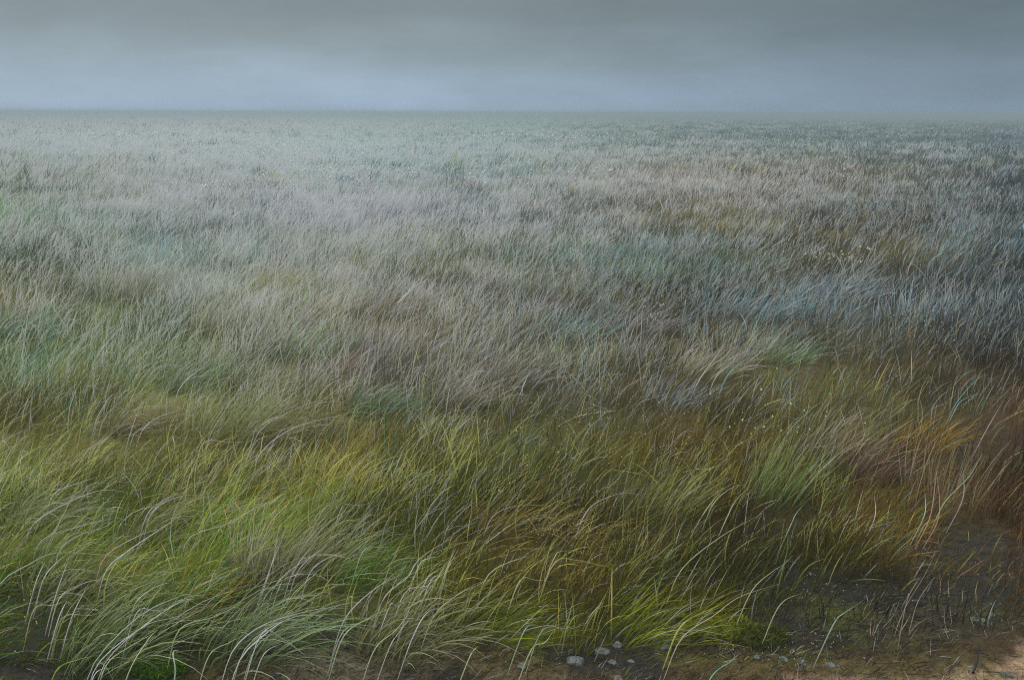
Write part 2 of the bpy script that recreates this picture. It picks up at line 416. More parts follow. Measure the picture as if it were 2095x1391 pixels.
# ------------------------------------------------------------------ tussocks one can point at
# u, v (photograph pixel of the foot), radius m, length m, blades, start tilt, bend, tip colour, foot colour, label
SIL, LIL, TEA, GRN, YEL, OLV, WHI, BLU, BRN, RUS = (188,196,192), (176,168,172), (140,186,176), (124,160,84), (160,156,60), (140,136,72), (210,212,210), (150,182,206), (136,116,86), (100,86,48)
DK, DG, DB = (80,84,34), (70,92,30), (86,74,46)
TUS = [
 (500,1338,.13,.52,110,38,62,(168,190,166),DG,'large silver green tussock bowing over the bare soil strip, front edge left of centre'),
 (205,1356,.12,.50,120,34,48,(160,178,140),DG,'sprawling pale green tussock with crossing blades nearest the front edge on the left'),
 (130,1235,.13,.42,90,30,60,(170,178,158),DK,'tussock with one thick white blade arched above dark stems near left front corner'),
 (25,1200,.11,.48,80,22,58,(140,156,96),DG,'green tussock at the left edge throwing one very long thin blade to the right'),
 (75,1075,.14,.45,110,36,58,(176,176,172),DK,'tussock of parallel silvery arches on the left edge above the olive hollow'),
 (330,1095,.14,.42,110,40,38,(168,158,152),DK,'mauve brown tussock leaning low to the right in the left foreground'),
 (540,1200,.09,.40,90,8,24,(172,164,164),DB,'narrow upright sheaf of lilac grey stalks standing among olive grass'),
 (620,1170,.12,.42,100,34,32,(176,170,170),DK,'loose lilac tussock fanning right beside the upright lilac sheaf'),
 (275,882,.15,.48,110,46,52,(170,160,156),DB,'fan of long mauve blades combed flat to the right on left middle slope'),
 (545,900,.16,.60,90,44,50,(172,166,158),DK,'tussock of long arching lilac blades crossing the olive slope left of centre'),
 (815,1335,.12,.46,100,30,60,(178,176,160),DK,'straw pale tussock with two white drooping blades at the centre front edge'),
 (740,1195,.10,.32,80,28,50,(110,168,84),DG,'small vivid green tussock with a pale curled blade left of the straw pale one'),
 (800,650,.30,.46,150,30,40,(196,190,182),DB,'bleached white tussock swept right beside a brown hollow in the middle distance'),
 (280,630,.28,.62,160,14,26,(176,178,190),OLV,'tallest pale lavender tussock standing upright on the left middle slope'),
 (575,600,.28,.42,150,24,44,(200,200,188),YEL,'cream white tussock with yellow feet left of the bleached swept tussock'),
 (445,690,.22,.50,120,26,26,(172,176,176),OLV,'grey tussock of straight stalks below the lavender tussock'),
 (40,700,.20,.44,120,36,44,(136,170,158),DG,'sea green tussock arching at the left edge in the middle distance'),
 (385,795,.18,.42,120,32,40,(150,172,150),DG,'minty grey tussock with steel blue blades on the left slope'),
 (620,735,.20,.42,110,28,34,(120,164,110),DG,'bright green tussock surrounded by grey grass left of centre'),
 (455,900,.16,.52,110,24,34,(156,172,156),OLV,'tall grey green tussock behind the arching lilac blades'),
 (765,850,.16,.38,110,36,34,(112,150,132),DG,'dark teal tussock in the shaded hollow left of centre'),
 (1165,695,.24,.42,130,30,36,(140,188,184),DB,'turquoise tussock on the dark brown rise just right of centre'),
 (1290,690,.26,.42,120,30,34,(158,160,164),DB,'steel grey tussock right of the turquoise tussock'),
 (1030,790,.20,.46,110,26,40,(176,170,156),DB,'beige tussock with drooping tips in the middle of the moor'),
 (940,840,.14,.42,100,28,44,(184,178,168),DB,'small whitish tussock hanging over the shaded hollow at the centre'),
 (1540,655,.30,.44,140,30,34,(150,186,196),DB,'ice blue tussock on the right middle slope'),
 (1690,620,.32,.44,150,30,30,(146,172,200),DB,'wide sky blue tussock behind and right of the ice blue tussock'),
 (1440,770,.22,.42,130,32,34,(186,186,178),OLV,'pale silver tussock just left of the yellow green strip'),
 (1585,745,.20,.36,120,38,26,(118,156,140),(120,140,20),'teal tussock rooted in a strip of vivid yellow green'),
 (1370,835,.16,.30,70,30,16,(150,176,200),DB,'little blue grey tussock of stiff short stalks right of centre'),
 (1700,950,.16,.46,110,28,30,(180,170,156),DB,'straw grey tussock left of the rusty patch on the right'),
 (1775,990,.12,.34,100,24,26,(128,92,98),(80,50,50),'purplish tussock in the rust coloured patch on the right'),
 (1925,1050,.14,.48,80,6,14,(156,138,120),(88,76,50),'upright clump of tall thin pinkish stalks near the right edge'),
 (1870,935,.12,.36,100,20,40,(170,130,50),RUS,'golden tussock inside the rust coloured patch'),
 (1575,1030,.12,.46,110,20,20,(130,160,90),DG,'fresh green tussock with yellow tips right of the dark hollow'),
 (1335,1060,.14,.40,110,24,26,(150,158,96),DK,'yellow green tussock on the right lip of the dark hollow'),
 (1010,1090,.14,.36,120,34,34,(158,142,70),DB,'ochre tussock dotted with yellow seeds in the centre foreground'),
 (1160,1110,.12,.34,100,42,40,(150,136,80),DB,'low straw tussock swept right over the dark hollow'),
 (1320,1290,.14,.30,120,48,30,(150,158,40),DG,'low sprawling lime green tussock above the pale stones'),
 (1030,1290,.13,.26,110,50,30,(130,140,20),DG,'flattened moss green tussock at the front edge left of the pale stones'),
]
def G(*c): return s2l(c)
LIGHT = 1.15         # display colour -> albedo of the blade, for this light
def alb(c): return np.clip(np.asarray(c) * LIGHT, 0.004, 0.72)

# strokes: single long blades read off the photograph: origin of the tracing, points, colour
Z = 1 / 2.993
def trace(ox, oy, lst): return [([(ox + a * Z, oy + b * Z) for a, b in pts], c) for pts, c in lst]
p1, p2, p3, p4, p5 = (196,200,206), (178,170,176), (168,178,140), (150,172,150), (120,176,150)
STROKES = trace(0, 927, [
 ([(1,800),(180,680),(350,610),(700,630),(1000,685)], p4), ([(360,895),(480,810),(600,775),(785,775)], p1),
 ([(195,450),(400,310),(640,225),(870,260)], p2), ([(245,545),(450,460),(690,400),(810,415)], p2), ([(370,590),(490,500),(640,450),(700,405)], p1),
 ([(270,765),(385,630)], p1), ([(220,790),(275,660)], p1), ([(345,860),(430,620)], p1), ([(440,1005),(540,800)], p1), ([(360,1010),(410,900)], p1),
 ([(330,250),(520,170),(640,130)], p1), ([(530,210),(680,180),(850,180)], p2), ([(900,380),(1000,290),(1160,225)], p2), ([(930,370),(1080,270),(1250,255)], p2),
 ([(230,85),(330,62),(470,50)], p3), ([(650,720),(780,600),(960,480),(1100,385)], p1), ([(640,640),(860,500),(980,460),(1110,380)], p2),
 ([(1160,520),(1400,430),(1560,340),(1760,270)], p2), ([(1420,1220),(1560,1080),(1720,1010),(1960,950),(2090,950)], p1),
 ([(1470,1265),(1620,1110),(1760,1015),(1900,990),(2095,1020)], p1), ([(1500,1200),(1700,1040),(1850,1030),(2000,1130),(2090,1200)], p4),
 ([(1600,1110),(1740,1140),(1890,1250)], p1), ([(1610,1240),(1730,1160)], p1), ([(1560,1200),(1700,1090),(1860,1060),(2095,1060)], p4),
 ([(580,1280),(850,1000),(1090,880),(1180,870),(1410,915)], p4), ([(600,1290),(880,1060),(1040,1010),(1240,955)], p1), ([(790,1340),(900,1150),(960,1080)], p3),
 ([(640,1290),(850,1080),(1120,900),(1200,920),(1330,930)], p1), ([(820,940),(900,850),(1000,800),(1130,785)], p1), ([(1320,715),(1430,725),(1570,725)], p2),
 ([(1180,840),(1430,730)], p2), ([(830,990),(930,960),(1100,1020),(1270,1075)], p2), ([(1720,800),(1800,750),(1870,740),(2090,750)], p1),
 ([(1640,850),(1730,835),(1930,855)], p4), ([(1535,620),(1560,350)], p2), ([(1600,560),(1680,360)], p2), ([(1640,760),(1700,560)], p2), ([(1620,800),(1760,440)], p2),
 ([(1800,720),(1980,480)], p2), ([(1830,715),(2000,560)], p2), ([(1910,715),(2090,600)], p2), ([(1700,790),(1960,590)], p2), ([(340,1340),(470,1265),(600,1235)], (130,160,60)),
 ([(650,1300),(800,1180),(960,1090)], p3), ([(1280,1240),(1400,1160),(1500,1110)], p3), ([(1070,1380),(1060,1220),(1110,1210)], p4), ([(570,1375),(640,1310)], p1),
 ([(1100,1080),(1310,1000),(1500,910)], p3), ([(0,780),(90,650),(240,580)], (90,140,50)), ([(380,1010),(560,990),(700,945)], p3), ([(210,955),(330,930),(400,900)], p3),
])
STROKES += trace(700, 927, [
 ([(380,860),(480,820),(560,815),(700,855),(800,890)], p1), ([(470,690),(530,645),(600,630)], p1), ([(520,770),(600,715)], p1), ([(550,770),(640,775),(715,800)], p1),
 ([(290,940),(330,930),(420,940)], p1), ([(440,1110),(540,960),(680,965)], p1), ([(290,1190),(360,1080),(450,970)], p2), ([(130,600),(230,575),(360,575)], p4),
 ([(260,880),(400,760),(480,640),(700,500)], p2), ([(920,390),(1080,320),(1280,320)], p2), ([(1490,370),(1600,280),(1820,210)], p2), ([(1700,255),(1870,265)], p2),
 ([(1300,670),(1440,655),(1600,690),(1700,705)], (190,184,120)), ([(1290,660),(1340,600),(1470,600)], p3), ([(200,1200),(330,1080),(450,930)], p3),
 ([(10,1120),(160,1010),(330,930)], p3), ([(20,1010),(200,830),(400,720)], p2), ([(560,1000),(700,870),(860,790)], p3), ([(1230,1080),(1390,1075),(1500,1040)], p4),
 ([(1120,1080),(1200,1050)], p4), ([(1160,1200),(1240,1160),(1290,1090)], p3), ([(0,1100),(130,1030),(260,985),(400,1000)], p4), ([(780,1250),(830,1180)], p3),
 ([(0,330),(70,320),(150,310)], p1), ([(900,740),(1100,640),(1160,640)], p3), ([(1090,780),(1180,775),(1280,785)], p3),
])
STROKES += trace(1395, 927, [
 ([(0,710),(240,510),(490,370)], p3), ([(0,1130),(200,990),(350,880),(590,800)], (190,176,150)), ([(0,1050),(230,945)], p3), ([(0,1055),(200,940),(290,880)], (160,160,60)),
 ([(430,840),(560,720),(630,680)], p3), ([(200,300),(330,200),(400,200)], p3), ([(80,460),(190,290),(260,220)], p3), ([(260,430),(330,290),(420,200)], p3),
 ([(660,455),(700,370),(760,300)], p4), ([(930,1045),(990,980),(1100,910)], p4), ([(180,1370),(290,1280),(360,1220)], p5), ([(600,930),(740,850)], p3),
 ([(1180,400),(1180,260)], p2), ([(1520,390),(1560,120)], (190,150,140)), ([(1575,380),(1560,100)], (190,150,140)), ([(1485,380),(1490,250)], p2), ([(1720,280),(1725,100)], p2),
 ([(1610,300),(1760,140),(1840,0)], p3),
])
STROKES += trace(0, 464, [
 ([(865,1260),(960,1170),(1110,1130),(1210,1165)], p2), ([(830,1260),(980,1200),(1110,1180)], p2), ([(800,1260),(870,1060)], p1), ([(1250,1320),(1420,1320),(1520,1315)], p1),
 ([(1575,1275),(1680,1180),(1900,1080),(2090,1035)], p2), ([(1600,1380),(1800,1230),(2095,1150)], p1), ([(540,980),(600,992),(670,970)], p2), ([(1340,880),(1360,830),(1450,825)], (120,170,90)),
 ([(600,1160),(690,1020)], p1), ([(1300,1250),(1480,980),(1560,870)], p2), ([(590,800),(720,640),(800,580)], p1), ([(560,880),(640,780),(720,660)], p1), ([(380,570),(460,570),(540,572)], p1),
 ([(860,380),(920,260)], p2), ([(1070,230),(1130,0)], p1), ([(780,340),(775,210)], p2), ([(1390,470),(1430,280)], p1), ([(0,620),(80,540),(220,505)], p1), ([(0,760),(120,700),(280,670)], p1),
 ([(1830,370),(1950,340),(2050,340)], p1), ([(1880,400),(2000,375),(2090,372)], p2), ([(1070,1360),(1060,1280),(1140,1310)], p3), ([(1100,990),(1200,890),(1300,830)], p1),
])
STROKES += trace(700, 464, [
 ([(340,470),(470,350),(560,320),(660,310)], p1), ([(380,440),(480,300)], p1), ([(560,355),(640,358),(700,350)], p1), ([(620,715),(720,712),(810,702)], p1), ([(990,720),(1080,700)], p1),
 ([(950,820),(1000,822),(1060,840)], p2), ([(850,890),(930,870)], p1), ([(890,900),(960,912)], p1), ([(790,960),(850,870),(920,800)], p2), ([(1470,860),(1455,720)], p4), ([(1540,780),(1550,690)], p4),
 ([(100,1110),(270,1110),(440,1100)], p5), ([(560,1190),(660,1165),(800,1155)], p3), ([(1100,1000),(1150,880)], p1),
])
STROKES += trace(1395, 464, [
 ([(210,920),(300,840),(370,740)], p1), ([(280,910),(400,800)], (130,180,200)), ([(100,950),(190,820),(260,720)], p1), ([(1210,940),(1290,780)], (190,180,90)), ([(1680,1080),(1800,940),(1890,895)], p5),
 ([(1690,1090),(1760,1040),(1830,1020)], (150,180,200)), ([(440,640),(500,480)], (130,175,200)), ([(1320,1300),(1440,1280),(1500,1180)], (180,170,70)), ([(310,1130),(400,1000),(500,900)], p3),
 ([(650,1260),(800,1110),(890,1050)], p3), ([(950,1220),(1060,1150),(1160,1100)], p2), ([(1840,1290),(1970,1060)], p2),
])
def stroke_points(pts, lift=0.0):
    vm = max(b for a, b in pts)
    um = [a for a, b in pts if b == vm][0]
    bx, by = at(np.array(um), np.array(vm))
    dist = float(by)
    if lift: dist *= lift
    out = []
    for k, (a, b) in enumerate(pts):
        d = ray(a, b); t = dist * (1 + 0.02 * k) / d[1]
        p = d * t; p[2] += CAM_H
        p[2] = max(p[2], 0.008)
        out.append(p)
    if out[0][2] > 0.06:      # give it a foot in the turf
        f = out[0].copy(); f[0] -= 0.35 * f[2]; f[2] = 0.0
        out.insert(0, f)
    return np.array(out), dist
TXY = [at(np.array(float(t[0])), np.array(float(t[1]))) for t in TUS]
TXY = np.array([(float(a), float(b)) for a, b in TXY])
TZ = ground_z(TXY[:, 0], TXY[:, 1])
by_tus = {i: [] for i in range(len(TUS))}
LOOSE = []
def stroke_tube(P, col, dist):
    q = catmull(P, 16)
    w = max(.0022, .95 * dist * 2.05 / FPX * .5) * random.uniform(.8, 1.15)
    s = np.linspace(0, 1, 16)
    r = w * np.clip(1 - s ** 3, .15, 1) * np.clip(.55 + s * 3, 0, 1)
    c1 = np.clip(alb(G(*col)) * 1.35, 0, .8)
    V, F, C = tube_arrays(q, r, c1 * .8, np.clip(c1, 0, .75))
    return V, F, C
for pts, col in STROKES:
    P, dist = stroke_points(pts, .91)
    i = int(np.argmin(np.hypot(TXY[:, 0] - P[0, 0], TXY[:, 1] - P[0, 1])))
    if math.hypot(TXY[i, 0] - P[0, 0], TXY[i, 1] - P[0, 1]) < TUS[i][2] * 1.5 + .05:
        by_tus[i].append((P, col, dist))
    else:
        LOOSE.append(stroke_tube(P, col, dist))
for i, t in enumerate(TUS):
    u, v, rad, ln, nb, th, bd, ct, cb, label = t
    x0, y0 = TXY[i]; z0 = TZ[i]
    d = math.hypot(x0, y0)
    n = int(nb * 1.9)
    rr = rad * np.sqrt(rng.random(n)) ; aa = rng.random(n) * 2 * np.pi
    px = rr * np.cos(aa) * 1.25; py = rr * np.sin(aa)
    P = np.stack([px, py, ground_z(x0 + px, y0 + py) - z0 - 0.01], -1)
    L = ln * rng.uniform(.32, .88, n)
    az = rng.normal(0, .45, n) + .35 * np.sin(aa) * rr / rad
    th0 = np.radians(np.clip(rng.normal(th, 9, n) + 12 * px / rad, -12, 75)); bend = np.radians(np.clip(rng.normal(bd, bd * .35, n), 2, 110))
    W = rng.uniform(.6, 1.25, n) * np.maximum(.0038, .80 * d * 2.05 / FPX)
    psi = math.pi / 2 + rng.normal(0, .7, n)
    tip = alb(G(*ct)) * rng.uniform(.5, 1.2, n)[:, None]
    foot = alb(G(*cb)) * rng.uniform(.5, 1.1, n)[:, None]
    frosted = rng.random(n) < (.32 if v < 850 else .17)
    tip = np.where(frosted[:, None], alb(G(204, 208, 206)) * rng.uniform(.7, 1.1, (n, 1)) * np.interp(v, [600, 1000], [1.0, .8]), tip)
    if v > 850: tip = tip * np.array([1.0, 1.0, .74])
    tip = tip * 1.4; mixk = np.where(rng.random(n) < .5, rng.uniform(.8, 1.4, n), rng.uniform(0, .35, n))[:, None] * np.where(frosted, .2, 1)[:, None]
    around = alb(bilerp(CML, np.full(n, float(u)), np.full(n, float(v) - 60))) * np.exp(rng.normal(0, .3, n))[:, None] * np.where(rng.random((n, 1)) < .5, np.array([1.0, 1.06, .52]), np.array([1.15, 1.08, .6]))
    tip = tip * (1 - .6 * mixk) + around * .6 * mixk
    parts = [blade_arrays(P, L, az, th0, bend, W, psi, foot, np.clip(tip, 0, .75), 6)]
    off0 = np.array([x0, y0, z0])
    for Ps, col, dist in by_tus[i]:
        parts.append(stroke_tube(Ps - off0, col, dist))
    V, F, C = merge(parts)
    o = link('grass_tussock', new_mesh('grass_tussock', V, F, C), M_BLADE, loc=(x0, y0, z0))
    tag(o, label, 'grass tussock', 'tussocks of wind-bent grass on the moor')

# ------------------------------------------------------------------ the grass of the moor: nobody could count it
def field(r0, r1, rho, SEG, wpx, lmul=1.0, half=38):
    half = math.radians(half)
    area = half * (r1 * r1 - r0 * r0)
    n = int(area * rho)
    # clumps
    nc = max(8, int(n / 34))
    rc = np.sqrt(rng.uniform(r0 * r0, r1 * r1, nc)); ac = rng.uniform(-half, half, nc)
    cx, cyy = rc * np.sin(ac), rc * np.cos(ac)
    own = rng.integers(0, nc, n)
    loose = rng.random(n) < .24
    sig = (.035 + .045 * rng.random(nc)) * (1 + rc / 22)
    ox = rng.normal(0, 1, n); oy = rng.normal(0, 1, n)
    x = cx[own] + ox * sig[own] * 1.2; y = cyy[own] + oy * sig[own]
    rl_ = np.sqrt(rng.uniform(r0 * r0, r1 * r1, n)); al = rng.uniform(-half, half, n)
    x = np.where(loose, rl_ * np.sin(al), x); y = np.where(loose, rl_ * np.cos(al), y)
    y = np.maximum(y, .8)
    z = ground_z(x, y)
    ug, vg = proj(x, y, z)
    d = density(ug, vg, x, y)
    gap = smooth(fbm(x * 1.5 + 7, y * 1.2, 91, 3), .36, .56) * .6 + .4
    keep = rng.random(n) < d * np.where(z < 9, gap, 1)
    for (tx, ty), t in zip(TXY, TUS):
        k = .8 + .05 * ty
        q = ((x - tx) / (t[2] * 1.3)) ** 2 + ((y - ty + t[2] * k) / (t[2] * (k + .8))) ** 2
        keep &= ~((q < 1) & (rng.random(n) < .85))
    x, y, z, own, loose, vg, ug, ox, oy = x[keep], y[keep], z[keep], own[keep], loose[keep], vg[keep], ug[keep], ox[keep], oy[keep]
    n = len(x)
    dist = np.hypot(x, y)
    u, v = proj(x, y, z + .22)
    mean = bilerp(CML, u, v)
    # clump character
    crand = rng.random(nc); cr2 = rng.normal(0, 1, nc); cr3 = rng.normal(0, 1, nc)
    k1 = np.where(loose, rng.random(n), .80 * crand[own] + .20 * rng.random(n))
    swell = fbm(x * .7, y * .7, 51, 3)
    L = lmul * (.13 + .17 * rng.random(n) + .15 * swell) * np.where(loose, .9, np.clip(1.05 + .25 * cr2[own] - .08 * (ox * ox + oy * oy), .45, 1.6))
    L *= np.clip(.30 + .9 * d[keep], .30, 1) * np.interp(u, [0, 900, 1500], [.98, .86, .84])
    L *= np.interp(u, [0, 1000, 2095], [1.05, 1.0, .92]) * np.interp(vg, [1150, 1330], [.95, .66])
    lowleft = np.clip((v - 700) / 500, 0, 1) * np.clip((1300 - u) / 900, 0, 1)
    upright = np.clip((u - 1200) / 800, 0, 1)
    th0 = np.radians(rng.normal(17 + 14 * lowleft - 3 * upright, 13, n)) + .24 * np.where(loose, 0, cr3[own])
    bend = np.radians(np.abs(rng.normal(34 + 22 * lowleft - 10 * upright, 18, n)))
    lx = 1.0 + np.where(loose, 0, .55 * ox); ly = np.where(loose, 0, .60 * oy)
    az = np.arctan2(ly, lx) + rng.normal(0, .42, n) + .48 * np.where(loose, 0, cr2[own]) + (fbm(x * .5, y * .5, 61, 2) - .5) * 1.8
    th0 = th0 * np.clip(np.hypot(lx, ly), .3, 1.6)
    wild = rng.random(n) < .05
    az = np.where(wild, rng.uniform(-math.pi, math.pi, n), az)
    W = rng.uniform(.55, 1.2, n) * np.maximum(.0038, wpx * dist * 2.05 / FPX)
    psi = math.pi / 2 + rng.normal(0, .75, n)
    # colour
    pal = bilerp(PALE, u, v) * np.interp(v, [600, 850], [1.0, .78])
    band = fbm(x * .45 + 20, y * .25, 71, 3)
    pale_p = np.clip(pal * (.35 + 1.3 * band), 0, .9)
    ispale = k1 < pale_p
    # drifts of lighter and darker, browner and greener growth
    lgt = np.exp(1.8 * (fbm(x * 1.1 + 3, y * .8, 81, 3) - .5) + 1.2 * (fbm(x * 3.3, y * 2.6, 83, 2) - .5))
    hue = (fbm(x * .8 + 9, y * .55, 85, 3) - .5) * 2.6
    jit = np.exp(rng.normal(0, .28, n))[:, None] * np.where(loose, 1, np.exp(.24 * cr3[own]))[:, None]
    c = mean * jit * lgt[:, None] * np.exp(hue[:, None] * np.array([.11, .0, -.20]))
    # olive, brown and green cousins
    kind = rng.random(n) * .6 + .4 * np.where(loose, rng.random(n), rng.permutation(crand)[own])
    far = np.clip((420 - v) / 150, 0, 1)[:, None]
    tintc = np.where((kind < .30)[:, None], np.array([1.12, .93, .74]), np.where((kind > .72)[:, None], np.array([.88, 1.12, .84]), np.array([1.0, 1.0, .92])))
    c = c * (tintc * (1 - far * .6) + far * .6)
    # clumps of other plants
    lum = mean @ np.array([.3, .6, .1])
    low = np.clip((v - 480) / 300, 0, 1)
    hi_c = np.array([G(128,166,164), G(140,160,184), G(168,156,166), G(108,94,82), G(128,122,66), G(160,160,150)])
    lo_c = np.array([G(134,142,42), G(96,118,46), G(150,118,40), G(92,70,40), G(112,152,120), G(140,136,60)])
    pick = rng.integers(0, 6, nc)[own]; odd = (rng.random(nc) < .34)[own] & ~loose & (rng.random(n) < .85)
    oc = np.where((rng.random(n) < low)[:, None], lo_c[pick], hi_c[pick])
    ol = oc @ np.array([.3, .6, .1])
    oc = oc * (lum / ol)[:, None] * (jit * lgt[:, None]) * 1.05
    c = np.where((odd & (v > 300))[:, None], oc, c)
    frost = np.zeros(n, bool); fc = np.zeros((n, 3))
    ucl, vcl = proj(cx, cyy, np.full(nc, .2))
    for (pu, pv, su, sv_, pc, st) in PATCH:
        wc = (.35 + 1.1 * (fbm(cx * 2.2, cyy * 1.4, 95, 2) > .5)) * np.exp(-((ucl - pu) / (su * 1.25)) ** 2 - ((vcl - pv) / (sv_ * 1.3)) ** 2) * st
        ch = (rng.random(nc) < wc * .95)[own] & ~loose & (rng.random(n) < .8)
        g = G(*pc)
        hit = ch[:, None]
        if pc[2] > pc[0] and sum(pc) > 370:
            frost |= ch; fc = np.where(hit, g, fc)
        else:
            c = np.where(hit, g * jit * .9, c)
        tint_hit = ch
        ispale &= ~(tint_hit & (rng.random(n) < .8))
    lilac = G(196, 190, 194); cool = G(180, 202, 208)
    pk = np.where(loose, rng.random(n), (.75 * rng.random(nc) + .25 * .5)[own] + .25 * (rng.random(n) - .5))[:, None]
    lowv = np.clip((v - 500) / 400, 0, 1)[:, None]
    straw = np.where(rng.random((n, 1)) < .5, G(196, 188, 104), G(176, 190, 108)) * lowv + G(200, 198, 170) * (1 - lowv)
    lt = .34 - .18 * lowv
    pc = np.where(pk < lt, lilac, np.where(pk < lt + .42 * (1 - lowv) + .10, cool, straw))
    dark = (mean.mean(1, keepdims=True) / .16) ** .55
    pc = pc * np.clip(dark, .45, 1.15) * np.exp(rng.normal(0, .18, n))[:, None]
    W = np.where(ispale, W * 1.35, W)
    tip = np.where(ispale[:, None], pc * 1.45 + mean * .2, c * .82)
    tip = np.where(frost[:, None], fc * 1.5 * jit, tip)
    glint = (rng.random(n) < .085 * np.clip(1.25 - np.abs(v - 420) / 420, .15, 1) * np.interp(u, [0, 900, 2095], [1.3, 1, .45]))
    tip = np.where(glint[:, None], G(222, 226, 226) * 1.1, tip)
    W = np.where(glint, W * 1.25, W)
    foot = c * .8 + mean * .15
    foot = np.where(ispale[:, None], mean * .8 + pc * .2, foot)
    P = np.stack([x, y, z - .012], -1)
    L = np.where(ispale, L * 1.12, L)
    return blade_arrays(P, L, az, th0, bend, W, psi, alb(foot), alb(tip), SEG)
def grass(name, parts):
    V, F, C = merge(parts)
    o = link(name, new_mesh(name, V, F, C), M_BLADE)
    return o
g1 = grass('grass', [
    field(1.9, 5.0, 5200, 5, .56, .84), field(5.0, 10.0, 2500, 4, .66, .88), field(10.0, 24.0, 820, 4, .72, .92),
    field(24.0, 60.0, 125, 3, .85, 1.15), field(60.0, 260.0, 6.5, 2, 1.05, 1.3)] + LOOSE)
tag(g1, 'windswept moor grass covering the plain to the horizon', 'grass', kind='stuff')

# short dead stems and fibres lying on the bare soil
def litter():
    n = 36000
    u = rng.uniform(-100, 2250, n); v = rng.uniform(1040, 1480, n)
    x, y = at(u, v)
    dn = density(u, v, x, y)
    keep = rng.random(n) < np.clip(1.15 - dn, .05, 1) * np.where(u > 1950, .35, 1) * np.where(v > 1350, .5, 1)
    x, y, u, v = x[keep], y[keep], u[keep], v[keep]; n = len(x)
    P = np.stack([x, y, ground_z(x, y) + .002], -1)
    k = rng.random(n)[:, None]
    c = np.where(k < .62, G(48, 45, 38), np.where(k < .8, G(104, 92, 62), np.where(k < .92, G(86, 96, 32), G(142, 144, 138))))
    c = alb(c) * rng.uniform(.6, 1.2, n)[:, None]
    return blade_arrays(P, rng.uniform(.012, .07, n), rng.normal(.4, .9, n), np.radians(rng.uniform(45, 84, n)), np.radians(rng.uniform(0, 40, n)),
                        rng.uniform(.0014, .0032, n), rng.uniform(0, 3.1, n), c, c, 3)
tag(grass('grass_litter', [litter()]), 'dead stems and fibres strewn over the bare soil in front', 'litter', kind='stuff')

# ------------------------------------------------------------------ seed heads and tiny flowers
def specks(lst):
    """x, y, z, size, colour rows -> little octahedral grains drawn out along the stalk"""
    base = np.array([(1,0,0),(0,1,0),(-1,0,0),(0,-1,0),(0,0,1.5),(0,0,-1.5)], float)
    f = np.array([(0,1,4,4),(1,2,4,4),(2,3,4,4),(3,0,4,4),(1,0,5,5),(2,1,5,5),(3,2,5,5),(0,3,5,5)])
    tri = f[:, :3]
    P, s, c = lst
    n = len(P)
    V = (P[:, None] + base[None] * s[:, None, None] * rng.uniform(.7, 1.3, (n, 6, 1))).reshape(-1, 3)
    F = (np.arange(n)[:, None, None] * 6 + tri[None]).reshape(-1, 3)
    return V, F, np.repeat(c, 6, 0)
def speck_object(name, spots, label, cat):
    Ps, ss, cs = [], [], []
    for (u0, v0, su, sv_, n, h, px, col) in spots:
        u = rng.normal(u0, su, n); v = np.clip(rng.normal(v0, sv_, n), 250, 1500)
        hh = h * rng.uniform(.7, 1.2, n)
        x, y = at(u, v, 0.0)
        t = (CAM_H - hh) / CAM_H
        x, y = x * t, y * t          # the point at height hh on that sight line
        d = np.hypot(x, y)
        Ps.append(np.stack([x, y, hh + ground_z(x, y)], -1)); ss.append(px * d / FPX * rng.uniform(.6, 1.3, n) * .5)
        cs.append(np.repeat(alb(G(*col))[None], n, 0) * rng.uniform(.8, 1.15, n)[:, None])
    V, F, C = specks((np.concatenate(Ps), np.concatenate(ss), np.concatenate(cs)))
    o = link(name, new_mesh(name, V, F, C, smooth=False), M_STEM)
    tag(o, label, cat, kind='stuff')
W1 = (246, 248, 246)
speck_object('cotton_grass_heads', [
 (250,276,110,3,110,.42,3.3,W1),(640,300,150,12,330,.34,2.8,W1),(1080,277,120,5,130,.42,3.3,W1),(760,350,160,14,180,.42,3.3,W1),(480,378,90,6,50,.42,3.3,W1),
 (1380,278,180,6,40,.34,2.4,W1),(1180,352,60,10,30,.42,3.3,W1),(1720,335,20,8,14,.42,3.3,W1),(1700,268,120,5,20,.34,2.2,W1),(330,312,40,3,20,.36,2.6,W1)],
 'scattered white cotton grass heads catching light near the horizon', 'seed heads')
speck_object('grass_seeds', [
 (1150,1070,45,24,120,.2,2.5,(176,164,80)),(1190,855,60,18,60,.25,2.3,(190,196,120)),(1330,880,60,40,40,.25,2.2,(200,200,150)),(1880,655,70,20,50,.3,2.6,(140,172,186)),
 (1330,630,40,16,40,.3,2.4,(210,204,170)),(1700,530,40,8,30,.3,3.2,(200,196,160)),(1570,860,80,30,30,.25,4,(180,196,150)),(1860,910,60,40,24,.22,2.2,(180,164,60)),
 (1700,1190,160,40,110,.015,2.6,(150,158,152)),(50,1200,40,60,20,.1,3.2,(200,180,120)),(1060,920,60,60,30,.2,3.4,(180,186,110)),(1600,1330,90,22,70,.008,3.2,(140,158,152))],
 'tiny pale and yellow seeds caught in the grass', 'seeds')

